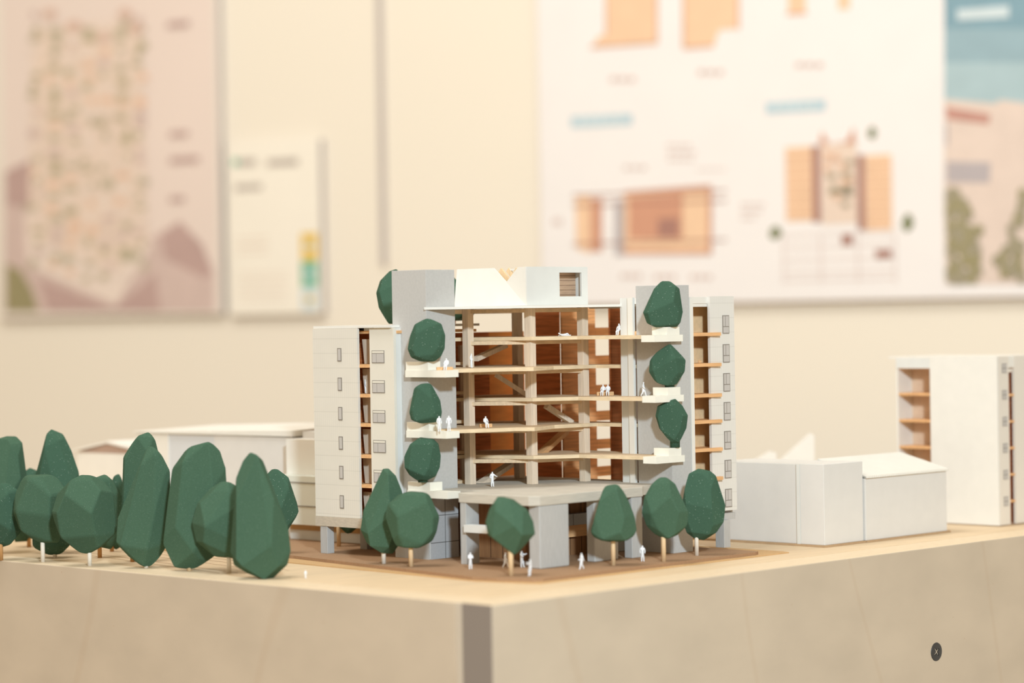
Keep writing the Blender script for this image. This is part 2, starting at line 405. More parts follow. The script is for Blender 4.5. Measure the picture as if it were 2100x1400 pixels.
ph.build('printed_photo', [ink['sky'], ink['sky2'], ink['sky3'], ink['stone'], ink['red'], ink['slate'], ink['olive'], ink['leaf'], ink['lblue']], t, recalc=False)

# ------------------------------------------------------------------ the plywood plinth carrying the model
PU, PV = -102.0, -84.0                         # its near corner
pl = on_site('display_plinth', 0, 0, 0.0, 'birch plywood plinth with an exposed end-grain corner, carrying the whole model', 'plinth')
def mk(bld, name, m_, par, bevel=0, **k): return bld.build(name, m_, par, bevel, **k)
b = MB().box(PU, 560, PV, PV + 21, 0, 900); e = b.build('side_panel', [birch_side, end_grain, rim_m], pl, .5)
for f in e.data.polygons:
    if f.normal.x < -.5: f.material_index = 1
    if f.normal.z > .5: f.material_index = 2
b = MB().box(PU, PU + 18, PV + 21.02, 560, 0, 900); e = b.build('side_panel', [birch_side, rim_m], pl, .5)
for f in e.data.polygons:
    if f.normal.z > .5: f.material_index = 1
MB().box(PU + 18.02, 560, PV + 21.02, 560, 878, 900).build('table_top', birch_top, pl)
# engraved street lines in the top
b = MB()
for k, (u0, v0, u1, v1) in enumerate(((-80, 118, -50, 300), (-74, 112, -44, 300), (-60, 108, -30, 300), (-52, 100, -22, 300), (-40, 120, -12, 330))):
    b.bar((u0, v0, 900.02), (u1, v1, 900.02), .35, .08)
b.build('engraved_line', mat('burnt_line', (150, 106, 66), .8, 500, .1), pl)

# ground plates under the building
t = on_site('ground_plate', 0, 0, .9, 'thin tan card pavement sheet lying directly on the plywood top', 'base plate')
MB().prism([(-38, -12), (-30, -43.5), (150, -43.5), (152, -38), (152, 240), (-20, 240)], .03, .5).build('card_sheet', plate2_m, t)
t = on_site('ground_plate', 0, 0, .9, 'brown hardboard plate the tall model building stands on', 'base plate')
MB().prism([(-37, -8), (-35, -22), (-28, -37), (-24, -40), (128, -40), (132, -38.5), (133, -35), (133, 230), (-12, 230), (-14, 140)], .52, 2.0).build('hardboard_sheet', plate_m, t)

# ------------------------------------------------------------------ the main building
G0 = 2.0                                       # top of the hardboard above the plywood (mm)
B = on_site('model_building', 0, 0, .9, 'tall white and grey model apartment building with open timber floors and balcony trees', 'model building')
z_of = lambda q: q * 1000 - 900
SZ = {1: 35.9, 2: 50.3, 3: 65.2, 4: 78.9, 5: 94.4, 6: 109.1}

def window_l(par, u, v0, v1, z0, z1, style):
    """printed window on a wall that faces -u"""
    b = MB(); b.mi = 0; b.box(u - .22, u, v0, v1, z0, z1); b.mi = 1; t_ = .45
    def pn(a0, a1, c0, c1): b.box(u - .30, u - .2, a0, a1, c0, c1)
    if style == 'slit': pn(v0 + t_, v1 - t_, z0 + t_, z1 - t_)
    else:
        b.mi = 2; pn(v0 + .3, v1 - .3, z1 - 1.3, z1 - .3); b.mi = 1
        s_ = v1 - (v1 - v0) * .38
        pn(s_ + .15, v1 - .35, z0 + .35, z1 - 1.6); pn(v0 + .35, s_ - .15, z0 + .35, z1 - 1.6)
    b.build('window', [frame, pane, plainl], par)
def window_r(par, v, u0, u1, z0, z1):
    b = MB(); b.mi = 0; b.box(u0, u1, v - .22, v, z0, z1); b.mi = 1
    def pn(a0, a1, c0, c1): b.box(a0, a1, v - .30, v - .2, c0, c1)
    zz = z0 + (z1 - z0) * .38; s_ = u0 + (u1 - u0) * .40
    pn(u0 + .4, u1 - .4, z0 + .4, zz - .2); pn(u0 + .4, s_ - .2, zz + .2, z1 - .4); pn(s_ + .2, u1 - .4, zz + .2, z1 - .4)
    b.build('window', [frame, pane], par)

# left wing: outer facade, recessed bay, inner facade
fa = MB().box(3, 4.6, 109.3, 142, 20.7, 114.8).build('facade_panel', siding_l, B)
for k in range(6):
    z0 = 25.1 + 14.66 * k; window_l(fa, 3, 120.8, 123.7, z0, z0 + 6.6, 'slit')
fb = MB().box(5, 6.6, 85.2, 102.4, 16, 114.8).build('facade_panel', plainl, B)
for k in range(6):
    z0 = 24.0 + 14.7 * k; window_l(fb, 5, 91.8, 100.7, z0, z0 + 6.2, 'pair')
MB().box(6.65, 34, 85.2, 86.8, 16, 114.8).build('side_wall', white_cool, B)
MB().box(3, 40, 140.4, 142, 20.7, 114.8).build('side_wall', white_cool, B).location.x = .0016
b = MB().box(2.6, 60, 102.5, 142, 15.8, 20.65); b.build('wing_base', mat('grey_stone_card', (196, 184, 166), .85, 1600, .08, (.3, .3, 1)), B)
MB().box(7, 62, 84.5, 141.9, 112.0, 113.4).build('wing_ceiling', shelf_m, B)
MB().prism([(3.5, 86), (40, 86), (40, 98), (78, 98), (78, 142), (3.5, 142)], 114.9, 116.1).build('wing_roof', white, B)
MB().box(7.5, 9, 103.2, 108.9, 113.4, 116.0).build('roof_upstand', white_cool, B)
for k, z in enumerate((96.9, 82.2, 67.7, 52.2, 37.5)):
    MB().prism([(4.4, 102.5), (4.4, 109.2), (4.7, 109.2), (4.7, 130), (14.9, 130), (14.9, 102.5)], z - 1.7, z).build('shelf_floor', shelf_m, B)
    MB().box(16.6, 60, 87, 140, z - 1.6, z - .1).build('floor_slab', balsa_h, B)
MB().box(15, 16.5, 102, 134, 20.7, 111.9).build('partition_wall', wall_dark, B)
for k in range(6):
    z = (21.0, 37.6, 52.3, 67.8, 82.3, 97.0)[k]
    w1 = 114.0 - .25 * k
    b = MB(); b.hexa([(11, 108, z), (11, w1, z), (12, w1, z), (12, 108, z), (11, 108, z + 12.2), (11, w1 + 1.4, z + 12.2), (12, w1 + 1.4, z + 12.2), (12, 108, z + 12.2)])
    b.build('bay_panel', balsa, B)
lg = MB().box(-1, 3.6, 133.6, 138.8, G0, 15.7).build('support_leg', concrete, B, .15)
lg.location.x = .004
MB().box(30, 34.6, 133.6, 138.8, G0, 15.7).build('support_leg', concrete, B, .15)

# left stair tower in grey board
MB().box(10, 29.6, 67, 91, G0, 142.7).build('stair_tower', grey_board, B, .12)
MB().box(10.4, 29.2, 66.6, 66.98, G0, 33.0).build('scored_tower_base', tile_board, B)
MB().box(9.4, 9.98, 67.2, 91, G0, 19.0).build('scored_tower_base', concrete, B)
# right stair tower
MB().box(100.3, 115.0, -11, 11, G0, 133.4).build('stair_tower', grey_board, B, .12)
MB().box(115.1, 117.5, -11.4, 12, 20, 127.5).build('side_wall', white, B)
# right wing
fr = MB().box(131, 150, -11, -9.4, 20.3, 127.7).build('facade_panel', siding_r, B)
for k in range(7):
    zc = 26.55 + 14.5 * k; window_r(fr, -11, 140.6, 145.8, zc - 4.6, zc + 4.6)
MB().box(148.4, 150, -9.3, 56, 20.3, 127.7).build('side_wall', white_cool, B)
MB().box(117.6, 150, -9.0, 58, 122.6, 124.2).build('wing_roof', white, B)
MB().box(117.6, 131, -9.3, -8, 124.2, 127.5).build('roof_upstand', white, B)
MB().box(117.6, 150, -8, 58, 15.8, 20.2).build('wing_base', mat('grey_wing_base', (190, 186, 180), .85, 1600, .08, (.3, .3, 1)), B)
for z in (109.7, 94.5, 79.3, 66.3, 52.3, 37.8):
    MB().prism([(117.6, -11.2), (136.8, -13.2), (136.8, -11.05), (131, -11.05), (131, -9.2), (148, -9.2), (148, 1.4), (117.6, 1.4)], z - 1.7, z).build('balcony_floor', shelf_m, B)
MB().box(117.6, 148, 1.5, 3, 20.2, 122.6).build('partition_wall', mat('pale_amber_sheet', (240, 206, 160), .75, 500, .06), B)
MB().box(137.5, 142.5, -12.5, -7.0, G0, 15.7).build('support_leg', concrete, B, .15)
MB().box(135.5, 149.0, -10.6, -4.0, 15.75, 19.0).build('leg_cap', concrete, B)
MB().box(140.5, 145, 40, 45, G0, 15.7).build('support_leg', concrete, B, .15)

# podium
pod = [(2, 39), (2, -7), (5.5, -11), (78, -11), (84, -6), (99.8, -2), (100.2, 11.5), (113, 12), (113, 110), (30, 110), (30, 66.5), (19.8, 66.5), (19.8, 39)]
MB().prism(pod, 31.3, 35.9).build('podium_slab', podium_m, B, .3)
MB().box(2.4, 11.2, 34.6, 38.4, G0, 31.25).build('pier', concrete, B, .15)
MB().box(5.5, 25.5, -10.6, -3.5, G0, 31.25).build('pier', concrete, B, .6)
MB().box(45.4, 62.5, -8.5, -3.5, G0, 31.25).build('pier', concrete, B, .5)
MB().box(70.2, 77.9, -10.5, -5.5, G0, 31.25).build('pier', concrete, B, .3)
MB().box(78, 99, 18, 22, G0, 31.25).build('pier', concrete, B, .3)
planks = mat('brown_plank_wall', (150, 108, 72), .7, 500, .15, (1, 1, .1))
overlay(planks, stripes(0, .0082, .06), (62, 42, 30), .8)
overlay(planks, stripes(1, .0082, .06), (62, 42, 30), .8)
MB().box(34, 110, 26, 27.5, G0, 31.2).build('lobby_wall', planks, B)
MB().box(34, 35.5, 27.6, 60, G0, 31.2).build('lobby_wall', planks, B)
MB().box(30, 110, 92.2, 93.5, G0, 31.2).build('lobby_wall', planks, B)
MB().box(26, 100, 21, 25.8, 17, 22.5).build('mezzanine_edge', tile_board, B)
MB().box(60, 76, 24.0, 25.9, 11.0, 16.9).build('mezzanine_edge', shelf_m, B)
MB().box(.4, 6, 8, 34.2, 17.5, 21.0).build('entrance_canopy', white_cool, B)

# timber floors of the atrium (they step in and out in turn)
backp = [(113, 12), (113, 60), (106, 62), (106, 96), (92, 108), (60, 108), (30.5, 92)]
even = [(52, 84), (62.5, 46.7), (82, 34), (84.6, -5.9)]
odd = [(10.5, 50), (22, 47), (43, 39.5), (47, 31), (72, 41), (100.5, 38)]
for k in range(2, 7):
    front = even if k % 2 == 0 else odd
    pts = (front + backp) if k % 2 == 0 else (front + [(100.5, 11.8)] + backp + [(30.5, 67)])
    if k % 2: pts = [(12.5, 66.4), (12.5, 62.0), (15.5, 51.3)] + front[1:] + [(100.5, 11.8)] + backp + [(30.5, 66.4)]
    else: pts = [(33, 91)] + front + [(100.1, -5.9), (100.1, 11.6)] + backp
    o = MB().prism(pts, SZ[k] - 1.75, SZ[k]).build('floor_slab', [balsa_h, balsa_edge], B)
    for f in o.data.polygons:
        if abs(f.normal.z) < .5: f.material_index = 1
# edge beams between the posts
posts = [(49.5, 78.0), (66, 51), (95.5, 42.5)]
for z in [SZ[k] - 1.8 for k in range(2, 7)] + [123.1]:
    b = MB()
    for (p, q) in ((posts[0], posts[1]), (posts[1], posts[2])):
        b.bar((p[0], p[1], z - 1.0), (q[0], q[1], z - 1.0), 2.2, 1.9)
    b.build('edge_beam', balsa_h, B)
for (pu, pv) in posts:
    MB().box(pu - 2.0, pu + 2.0, pv - 2.0, pv + 2.0, 35.95, 123.3).build('post', balsa, B, .08)
MB().box(95.5, 99.5, 88, 92, 35.95, 123.3).build('post', balsa, B, .08)
MB().box(74, 76, 108.4, 110, 35.95, 105).build('post', balsa, B, .08)
# inner walls in cedar sheet
def inner(u0, u1, v0, v1, z0, z1, m_):
    MB().box(u0, u1, v0, v1, z0, z1).build('partition_wall', m_, B)
inner(57, 97, 110, 111.2, 20.7, 111.4, wall_dark)
inner(98, 135, 121, 122.2, 20.7, 111.4, wall_backlit)
inner(119.5, 120.7, 81.5, 101.5, 20.7, 123.2, wall_dark)
inner(120.8, 146.5, 80, 81.2, 20.7, 123.2, wall_mid)
inner(137, 148.2, 61, 62.2, 20.7, 123.2, wall_dark)
for k in range(1, 7): inner(146.6, 160, 80, 81.2, SZ[k] - 1.5, SZ[k] + 3.6, wall_mid)
MB().box(60, 118.2, 111.5, 113, 121.0, 123.2).build('back_beam', balsa_h, B)
MB().box(118.3, 122, 112, 113.4, 36, 123.2).build('back_post', balsa, B)
# white screen beside the right tower
MB().box(99.2, 100.2, 11.7, 20.5, 35.95, 127.6).build('screen_wall', white_cool, B)
MB().box(98.3, 99.15, 11.7, 14.9, 35.95, 127.6).build('screen_wall', white, B)
MB().box(100.3, 104, 19.5, 20.5, 35.95, 122.9).build('screen_wall', white_cool, B)
# ramps and stair flights
def flight(p0, p1, wd=3.4, m_=balsa):
    def q(p):
        X, Y, Z = at_y(p[0], p[1], p[2]); a, c = site(X, Y); return (a, c, z_of(Z))
    MB().bar(q(p0), q(p1), wd, 2.3).build('stair_flight', m_, B)
flight((985, 992, 1.300), (1046, 952, 1.325), 4.5)
flight((975, 736, 1.300), (1036, 708, 1.320), 3.2)
flight((1016, 768, 1.300), (1086, 813, 1.300), 3.2)
flight((1120, 832, 1.300), (1172, 866, 1.310), 3.2)
flight((1104, 934, 1.300), (1160, 884, 1.330), 4.0, shelf_m)
# main roof and penthouse
MB().prism([(8.5, 66.9), (53.5, 42.5), (98.8, 19.5), (118, 14), (118, 100), (95, 116), (33, 92), (30, 66.5)], 123.3, 124.5).build('roof_slab', white, B)
ph = MB()
L0 = (56.0, 94.0)                      # left end of the folded front; it runs towards -v
def fp(s_, h, off): return (56.0 + off, 94.0 - s_, 124.6 + h)
pts = dict(a=fp(0, 0, 0), b=fp(27, 0, 0), c=fp(2, 19, 2.6), d=fp(0, 19, 2.4), e=fp(25.7, 19, 2.6), f=fp(35.5, 11.8, 1.4), g=fp(50, 0, 0), h=fp(50, 19, 0), i=fp(44.6, 19, .4))
vv = {k: ph.b.verts.new(p) for k, p in pts.items()}
for q in ('abc', 'acd', 'bfec', 'bgf', 'gif', 'ghi'):
    try: ph.b.faces.new([vv[c_] for c_ in q])
    except ValueError: pass
o = ph.build('penthouse_front', white, B)
md = o.modifiers.new('card', 'SOLIDIFY'); md.thickness = .0008; md.offset = 1
for k in range(4):
    v_ = 70.5 - 5.2 * k; ln = 10 if k < 3 else 4
    MB().bar((60.4, v_, 142.6), (60.4, v_ - ln, 142.6 - ln), 1.0, 2.4).build('roof_slat', dowel, B)
def wall_hole(u0, u1, z0, z1, hu0, hu1, hz0, hz1, v0, v1, name, m_, par):
    b = MB(); b.box(u0, hu0, v0, v1, z0, z1); b.box(hu1, u1, v0, v1, z0, z1); b.box(hu0, hu1, v0, v1, z0, hz0); b.box(hu0, hu1, v0, v1, hz1, z1)
    return b.build(name, m_, par)
wall_hole(56.8, 101.5, 124.6, 143.7, 80.6, 97.0, 128.9, 140.8, 44, 45.2, 'penthouse_side', white_cool, B)  # darker, cooler white than the front: the side's shade put into the colour
plank_h = mat('stacked_plank_wall', (196, 164, 136), .8, 700, .1, (.2, .2, 1))
overlay(plank_h, stripes(2, .0024, .14), (120, 92, 72), .8)
MB().box(60, 99.5, 50.5, 51.5, 124.6, 143.0).build('penthouse_inner_wall', plank_h, B)
MB().box(99.9, 101.4, 45.3, 60, 124.6, 143.6).build('penthouse_end_wall', white_cool, B)
MB().box(60, 101, 45.4, 60, 142.0, 142.9).build('penthouse_roof', white, B)

# balconies with planter boxes
def balcony_l(z):
    MB().prism([(6.5, 51), (6.5, 78.8), (9.35, 78.8), (9.35, 66.55), (15.2, 66.55), (15.4, 51)], z - 3.4, z).build('balcony_slab', balcony_w, B)
    MB().prism([(6.8, 63.2), (6.8, 78.6), (9.3, 78.6), (9.3, 66.5), (15.2, 66.5), (15.2, 63.2)], z + .02, z + 4.1).build('planter_box', balcony_w, B)
def balcony_r(z):
    MB().prism([(84.4, -6), (84.4, -14.5), (105.7, -14.5), (105.7, -11.1), (100.2, -11.1), (100.2, -6)], z - 3.2, z + .04).build('balcony_slab', balcony_w, B)
    MB().prism([(94, -4.7), (94, -14.3), (103.4, -14.3), (103.4, -11.1), (100.2, -11.1), (100.2, -4.7)], z + .06, z + 3.9).build('planter_box', balcony_w, B)
balcony_l(94.0); balcony_l(64.6); balcony_l(35.6)
balcony_r(109.0); balcony_r(79.6); balcony_r(50.0)

# ------------------------------------------------------------------ trees
def crown(par, base, Y, rings, m_, seed, depth=.82):
    """faceted carved foam crown: rings of (height px, left px, right px) read at distance Y; closed by a convex hull"""
    rnd = random.Random(seed); b = bmesh.new()
    ys = [r[0] for r in rings]; top, bot = min(ys), max(ys)
    for k, (y, xl, xr) in enumerate(rings):
        L_ = at_y(xl, y, Y); R_ = at_y(xr, y, Y)
        cx = (L_[0] + R_[0]) / 2; z = (L_[2] + R_[2]) / 2; rx = (R_[0] - L_[0]) / 2
        n = 4 if rx > .004 else 3; a0 = rnd.uniform(.2, .9)
        pts_ = [(L_[0], 0, z), (R_[0], 0, z)]
        for i in range(n):
            a = a0 + 2 * math.pi * i / n + rnd.uniform(-.25, .25); q = rnd.uniform(.9, 1.0)
            pts_.append((cx + rx * q * math.cos(a), rx * depth * q * math.sin(a), z + rnd.uniform(-.06, .06) * (at_y(0, top, Y)[2] - at_y(0, bot, Y)[2])))
        for p in pts_:
            b.verts.new(((p[0] - base[0]) * 1000, (p[1] + Y - base[1]) * 1000, (p[2] - base[2]) * 1000))
    r = bmesh.ops.convex_hull(b, input=b.verts)
    bmesh.ops.delete(b, geom=[g for g in b.verts if not g.link_faces], context='VERTS')
    bmesh.ops.dissolve_limit(b, angle_limit=math.radians(17), verts=b.verts, edges=b.edges)
    for f in b.faces: f.smooth = True
    mb = MB(); mb.b.free(); mb.b = b
    o = mb.build('crown', m_, par)
    md = o.modifiers.new('carved_edges', 'BEVEL'); md.width = .0024; md.segments = 5; md.limit_method = 'ANGLE'; md.angle_limit = math.radians(10); md.harden_normals = True
    return o
def tree(rings, foot, gz, label, group, seed, tm=dowel, r=1.12, m_=tree_m, lean=0.0, depth=.82, Y=None):
    P = at_z(foot[0], foot[1], gz) if Y is None else (at_y(foot[0], foot[1], Y)[0], Y, gz)
    t = tag(empty('model_tree', P), label, 'tree', group)
    crown(t, P, P[1], rings, m_, seed, depth)
    zb = at_y(0, max(q[0] for q in rings), P[1])[2]
    h = (zb - gz) * 1000 + 4
    if tm is not None:
        b = MB().tube((0, 0, 0), (lean, 0, h), r, r * .95); b.build('trunk', tm, t)
    return t
GL = 'foam trees beside the left edge of the plinth'
GB = 'foam trees around the foot of the tall model'
tree([(931, 510, 524), (945, 497, 540), (978, 484, 554), (1030, 474, 574), (1085, 470, 592), (1130, 472, 597), (1158, 480, 590), (1174, 505, 560)], (533, 1181), .9, 'front tallest green foam tree, blurred, rightmost of the left grove', GL, 1, dowel_d, Y=1.196)
tree([(989, 455, 475), (1003, 428, 494), (1030, 404, 512), (1070, 393, 516), (1110, 402, 512), (1141, 440, 500)], (470, 1175), .9, 'rounded foam tree tucked left of the tall rightmost one, pale trunk', GL, 2, dowel_w, Y=1.225)
tree([(914, 392, 440), (925, 378, 452), (960, 352, 464), (1010, 346, 470), (1070, 340, 470), (1115, 334, 464), (1148, 352, 430), (1162, 372, 400)], (388, 1170), .9, 'wide tall foam tree with a flat top and waist-high facets', GL, 3, dowel, Y=1.238, depth=.6)
tree([(920, 300, 322), (932, 290, 333), (965, 275, 350), (1010, 252, 352), (1060, 238, 350), (1112, 237, 345), (1140, 262, 330), (1153, 285, 312)], (300, 1165), .9, 'tall pointed foam tree standing before a shouldered one', GL, 4, dowel_w, Y=1.256, depth=.55)
tree([(896, 290, 308), (904, 276, 320), (935, 252, 328), (980, 245, 332), (1050, 240, 336), (1110, 246, 330), (1130, 262, 300)], (272, 1163), .9, 'shouldered foam tree half hidden behind the pointed one', GL, 5, dowel_d, Y=1.290, depth=.6)
tree([(977, 160, 195), (988, 140, 216), (1012, 116, 234), (1050, 105, 240), (1092, 120, 240), (1118, 145, 215), (1136, 166, 182)], (184, 1160), .9, 'round foam tree with a bright top facet above a dark one', GL, 6, dowel_w, Y=1.272)
tree([(972, 52, 105), (984, 42, 122), (1010, 30, 140), (1050, 26, 138), (1085, 40, 130), (1113, 78, 122)], (88, 1152), .9, 'round foam tree, left neighbour of the bright-topped one', GL, 7, dowel_w, Y=1.297)
tree([(891, 100, 120), (897, 94, 132), (925, 82, 148), (965, 72, 162), (1010, 62, 172), (1060, 60, 176), (1100, 80, 160)], (113, 1150), .9, 'tall cone-topped foam tree rising behind the round pair', GL, 8, dowel_d, m_=tree_m2, Y=1.345)
tree([(902, 8, 36), (908, -8, 46), (940, -26, 52), (972, -40, 60), (1030, -40, 62), (1080, -20, 40)], (2, 1146), .9, 'tall flat-topped foam tree at the far left frame edge', GL, 9, dowel_d, Y=1.350)
tree([(990, 0, 20), (1005, -30, 38), (1050, -45, 48), (1090, -35, 45), (1118, -5, 22)], (2, 1147), .9, 'low dark foam tree cut by the left frame edge', GL, 10, dowel_d, m_=tree_m2, Y=1.310)
tree([(963, 54, 72), (975, 40, 90), (1010, 22, 100), (1060, 20, 104), (1110, 30, 60)], (60, 1140), .9, 'small foam tree peeping up between the two leftmost tall ones', GL, 11, dowel_d, m_=tree_m2, Y=1.385)
tree([(1040, 70, 140), (1080, 62, 150), (1118, 66, 146), (1135, 92, 128)], (113, 1152), .9, 'low shaded foam tree under the round pair', GL, 12, dowel_w, m_=tree_m2, Y=1.318)
tree([(977, 202, 216), (985, 190, 232), (1010, 178, 244), (1060, 176, 246), (1100, 186, 240), (1122, 205, 232)], (205, 1158), .9, 'foam tree behind the bright-topped round one, only its crest showing', GL, 13, dowel_d, Y=1.315)
tree([(978, 232, 246), (1010, 220, 262), (1060, 218, 264), (1100, 222, 258), (1122, 232, 248)], (230, 1156), .9, 'foam tree with a brown trunk behind the shouldered one', GL, 14, dowel_d, m_=tree_m2, Y=1.350)
tree([(967, 556, 574), (978, 540, 592), (1005, 535, 606), (1050, 534, 615), (1080, 545, 597), (1096, 555, 585)], (585, 1118), .9, 'foam tree between the blurred front one and the tall model', GL, 15, dowel_d, m_=tree_m2, Y=1.300)
tree([(960, 785, 797), (975, 778, 812), (1005, 766, 824), (1045, 745, 832), (1085, 739, 830), (1112, 752, 822), (1128, 775, 806)], (787, 1156), .902, 'pointed cone-shaped foam tree below the left stair tower', GB, 16, dowel_w, Y=1.237)
tree([(1008, 838, 868), (1014, 815, 882), (1032, 795, 893), (1060, 788, 903), (1090, 798, 897), (1110, 806, 888), (1120, 812, 868)], (843, 1160), .902, 'broad round foam tree overlapping the cone-shaped one', GB, 17, dowel, Y=1.220, depth=.7)
tree([(1018, 1020, 1032), (1028, 1012, 1058), (1045, 1002, 1082), (1070, 995, 1094), (1095, 1000, 1098), (1112, 1020, 1085), (1132, 1046, 1064)], (1048, 1180), .902, 'diamond-shaped foam tree at the front corner of the podium', GB, 18, dowel, r=1.15)
tree([(993, 1240, 1268), (1004, 1230, 1278), (1030, 1218, 1292), (1060, 1211, 1303), (1088, 1210, 1307), (1100, 1216, 1300), (1107, 1235, 1280)], (1258, 1159), .902, 'bell-shaped foam tree in front of the podium right side', GB, 19, dowel, r=1.05)
tree([(983, 1350, 1372), (992, 1335, 1386), (1018, 1320, 1402), (1050, 1315, 1413), (1078, 1325, 1410), (1092, 1338, 1395), (1098, 1352, 1385)], (1361, 1146), .902, 'round foam tree with a thick trunk before the right stair tower', GB, 20, dowel, r=1.15, depth=.6, Y=1.225)
tree([(965, 1428, 1456), (974, 1412, 1468), (1000, 1402, 1480), (1035, 1398, 1488), (1070, 1400, 1485), (1092, 1408, 1470), (1105, 1425, 1448)], (1429, 1138), .902, 'tall speckled foam tree at the foot of the right wing', GB, 21, dowel_w, m_=tree_m2, depth=.6, Y=1.252, r=1.0)
tree([(1000, 700, 730), (1050, 685, 745), (1078, 695, 738), (1090, 706, 722)], (695, 1120), .902, 'foam tree under the left wing, seen between its legs', GB, 22, dowel, Y=1.335)

def planter_tree(rings, Y, z, label, seed, depth=.55):
    xm = (rings[-1][1] + rings[-1][2]) / 2
    P = (at_y(xm, rings[-1][0], Y)[0], Y + .003, z)
    t = tag(empty('planter_tree', P), label, 'tree', 'foam trees growing in the balcony planters')
    crown(t, P, Y, rings, tree_m2, seed, depth)
    h = (at_y(0, rings[-1][0], Y)[2] - z) * 1000
    MB().tube((0, 0, 0), (0, 0, max(h, .3) + 2), 2.4, 2.6, 9).build('stem', tree_m2, t)
PY = 1.2475
planter_tree([(655, 868, 884), (664, 850, 906), (688, 840, 914), (715, 835, 913), (732, 842, 905), (741, 862, 892)], PY, .9982, 'foam tree in the topmost left balcony planter', 31)
planter_tree([(786, 862, 884), (795, 848, 892), (820, 842, 904), (845, 838, 908), (860, 842, 905), (867, 858, 892)], PY, .9688, 'foam tree in the middle left balcony planter', 32)
planter_tree([(900, 855, 890), (910, 840, 900), (935, 828, 905), (958, 829, 903), (975, 840, 895), (985, 855, 878)], PY, .9398, 'foam tree in the lowest left balcony planter', 33)
PY = 1.2600
planter_tree([(580, 1355, 1376), (592, 1340, 1394), (620, 1326, 1400), (640, 1318, 1402), (662, 1326, 1396), (671, 1345, 1388)], PY, 1.0130, 'largest foam tree, in the topmost right balcony planter', 34)
planter_tree([(709, 1365, 1378), (722, 1345, 1392), (738, 1332, 1407), (762, 1330, 1405), (780, 1342, 1396), (789, 1360, 1388)], PY, .9836, 'foam tree in the middle right balcony planter', 35)
planter_tree([(822, 1366, 1388), (832, 1348, 1400), (852, 1344, 1411), (878, 1352, 1408), (898, 1368, 1398), (907, 1378, 1392)], PY, .9540, 'narrow-footed foam tree in the lowest right balcony planter', 36)
def roof_tree(rings, Y, z, label, seed):
    xm = (rings[-1][1] + rings[-1][2]) / 2
    P = (at_y(xm, rings[-1][0], Y)[0], Y, z)
    t = tag(empty('roof_tree', P), label, 'tree', 'foam trees on the left wing roof')
    crown(t, P, Y, rings, tree_m2, seed, .8)
    h = (at_y(0, rings[-1][0], Y)[2] - z) * 1000
    MB().tube((0, 0, 0), (0, 0, max(h, .3) + 3), 1.0, 1.0, 10).build('trunk', dowel, t)
roof_tree([(556, 798, 815), (575, 779, 835), (600, 771, 848), (630, 776, 850), (650, 788, 840), (664, 797, 825)], 1.325, 1.01615, 'foam tree on the wing roof behind the left stair tower', 41)
roof_tree([(556, 895, 918), (580, 880, 928), (610, 882, 976), (640, 890, 978), (655, 900, 962)], 1.345, 1.01615, 'foam tree glimpsed through the top storey', 42)

# ------------------------------------------------------------------ miniature figures
SK = dict(
    stand=[('pel', None, 0, 0, .50, .085), ('bel', 'pel', 0, 0, .62, .078), ('che', 'bel', 0, 0, .75, .098), ('nec', 'che', 0, 0, .85, .035), ('hd', 'nec', 0, -.01, .90, .058), ('hd2', 'hd', 0, -.01, .955, .05),
           ('shl', 'che', .11, 0, .78, .045), ('ell', 'shl', .15, .01, .63, .036), ('hal', 'ell', .13, -.04, .48, .028), ('shr', 'che', -.11, 0, .78, .045), ('elr', 'shr', -.15, .01, .63, .036), ('har', 'elr', -.13, -.04, .48, .028),
           ('knl', 'pel', .06, -.01, .26, .055), ('anl', 'knl', .065, 0, .05, .038), ('tol', 'anl', .07, -.07, .02, .028), ('knr', 'pel', -.06, -.01, .26, .055), ('anr', 'knr', -.065, 0, .05, .038), ('tor', 'anr', -.07, -.07, .02, .028)])
def pose(base, **mv):
    r = []
    for e in SK[base]:
        r.append((e[0], e[1]) + tuple(mv[e[0]]) + (e[5],) if e[0] in mv else e)
    return r
SK['walk'] = pose('stand', knl=(.05, -.10, .27), anl=(.055, -.15, .06), tol=(.055, -.22, .03), knr=(-.05, .05, .27), anr=(-.055, .17, .09), tor=(-.055, .13, .02), hal=(.12, .10, .50), har=(-.13, -.14, .52))
SK['point'] = pose('stand', ell=(.20, -.06, .68), hal=(.26, -.20, .66), elr=(-.15, .03, .62), har=(-.08, -.07, .55))
SK['fold'] = pose('stand', ell=(.14, -.06, .64), hal=(.02, -.12, .66), elr=(-.14, -.06, .64), har=(-.02, -.13, .62))
SK['reach'] = pose('stand', ell=(.16, -.12, .74), hal=(.16, -.27, .80), elr=(-.16, -.10, .66), har=(-.15, -.25, .68), knl=(.06, -.07, .27), anl=(.07, -.10, .05), tol=(.07, -.17, .02))
SK['sit'] = pose('stand', pel=(0, 0, .27), bel=(0, .02, .38), che=(0, .02, .52), nec=(0, 0, .62), hd=(0, -.02, .68), hd2=(0, -.02, .735), shl=(.11, .01, .55), ell=(.14, -.05, .41), hal=(.09, -.16, .34), shr=(-.11, .01, .55), elr=(-.14, -.05, .41), har=(-.09, -.16, .34),
                 knl=(.07, -.23, .28), anl=(.07, -.25, .06), tol=(.07, -.32, .02), knr=(-.07, -.23, .28), anr=(-.07, -.22, .06), tor=(-.07, -.29, .02))
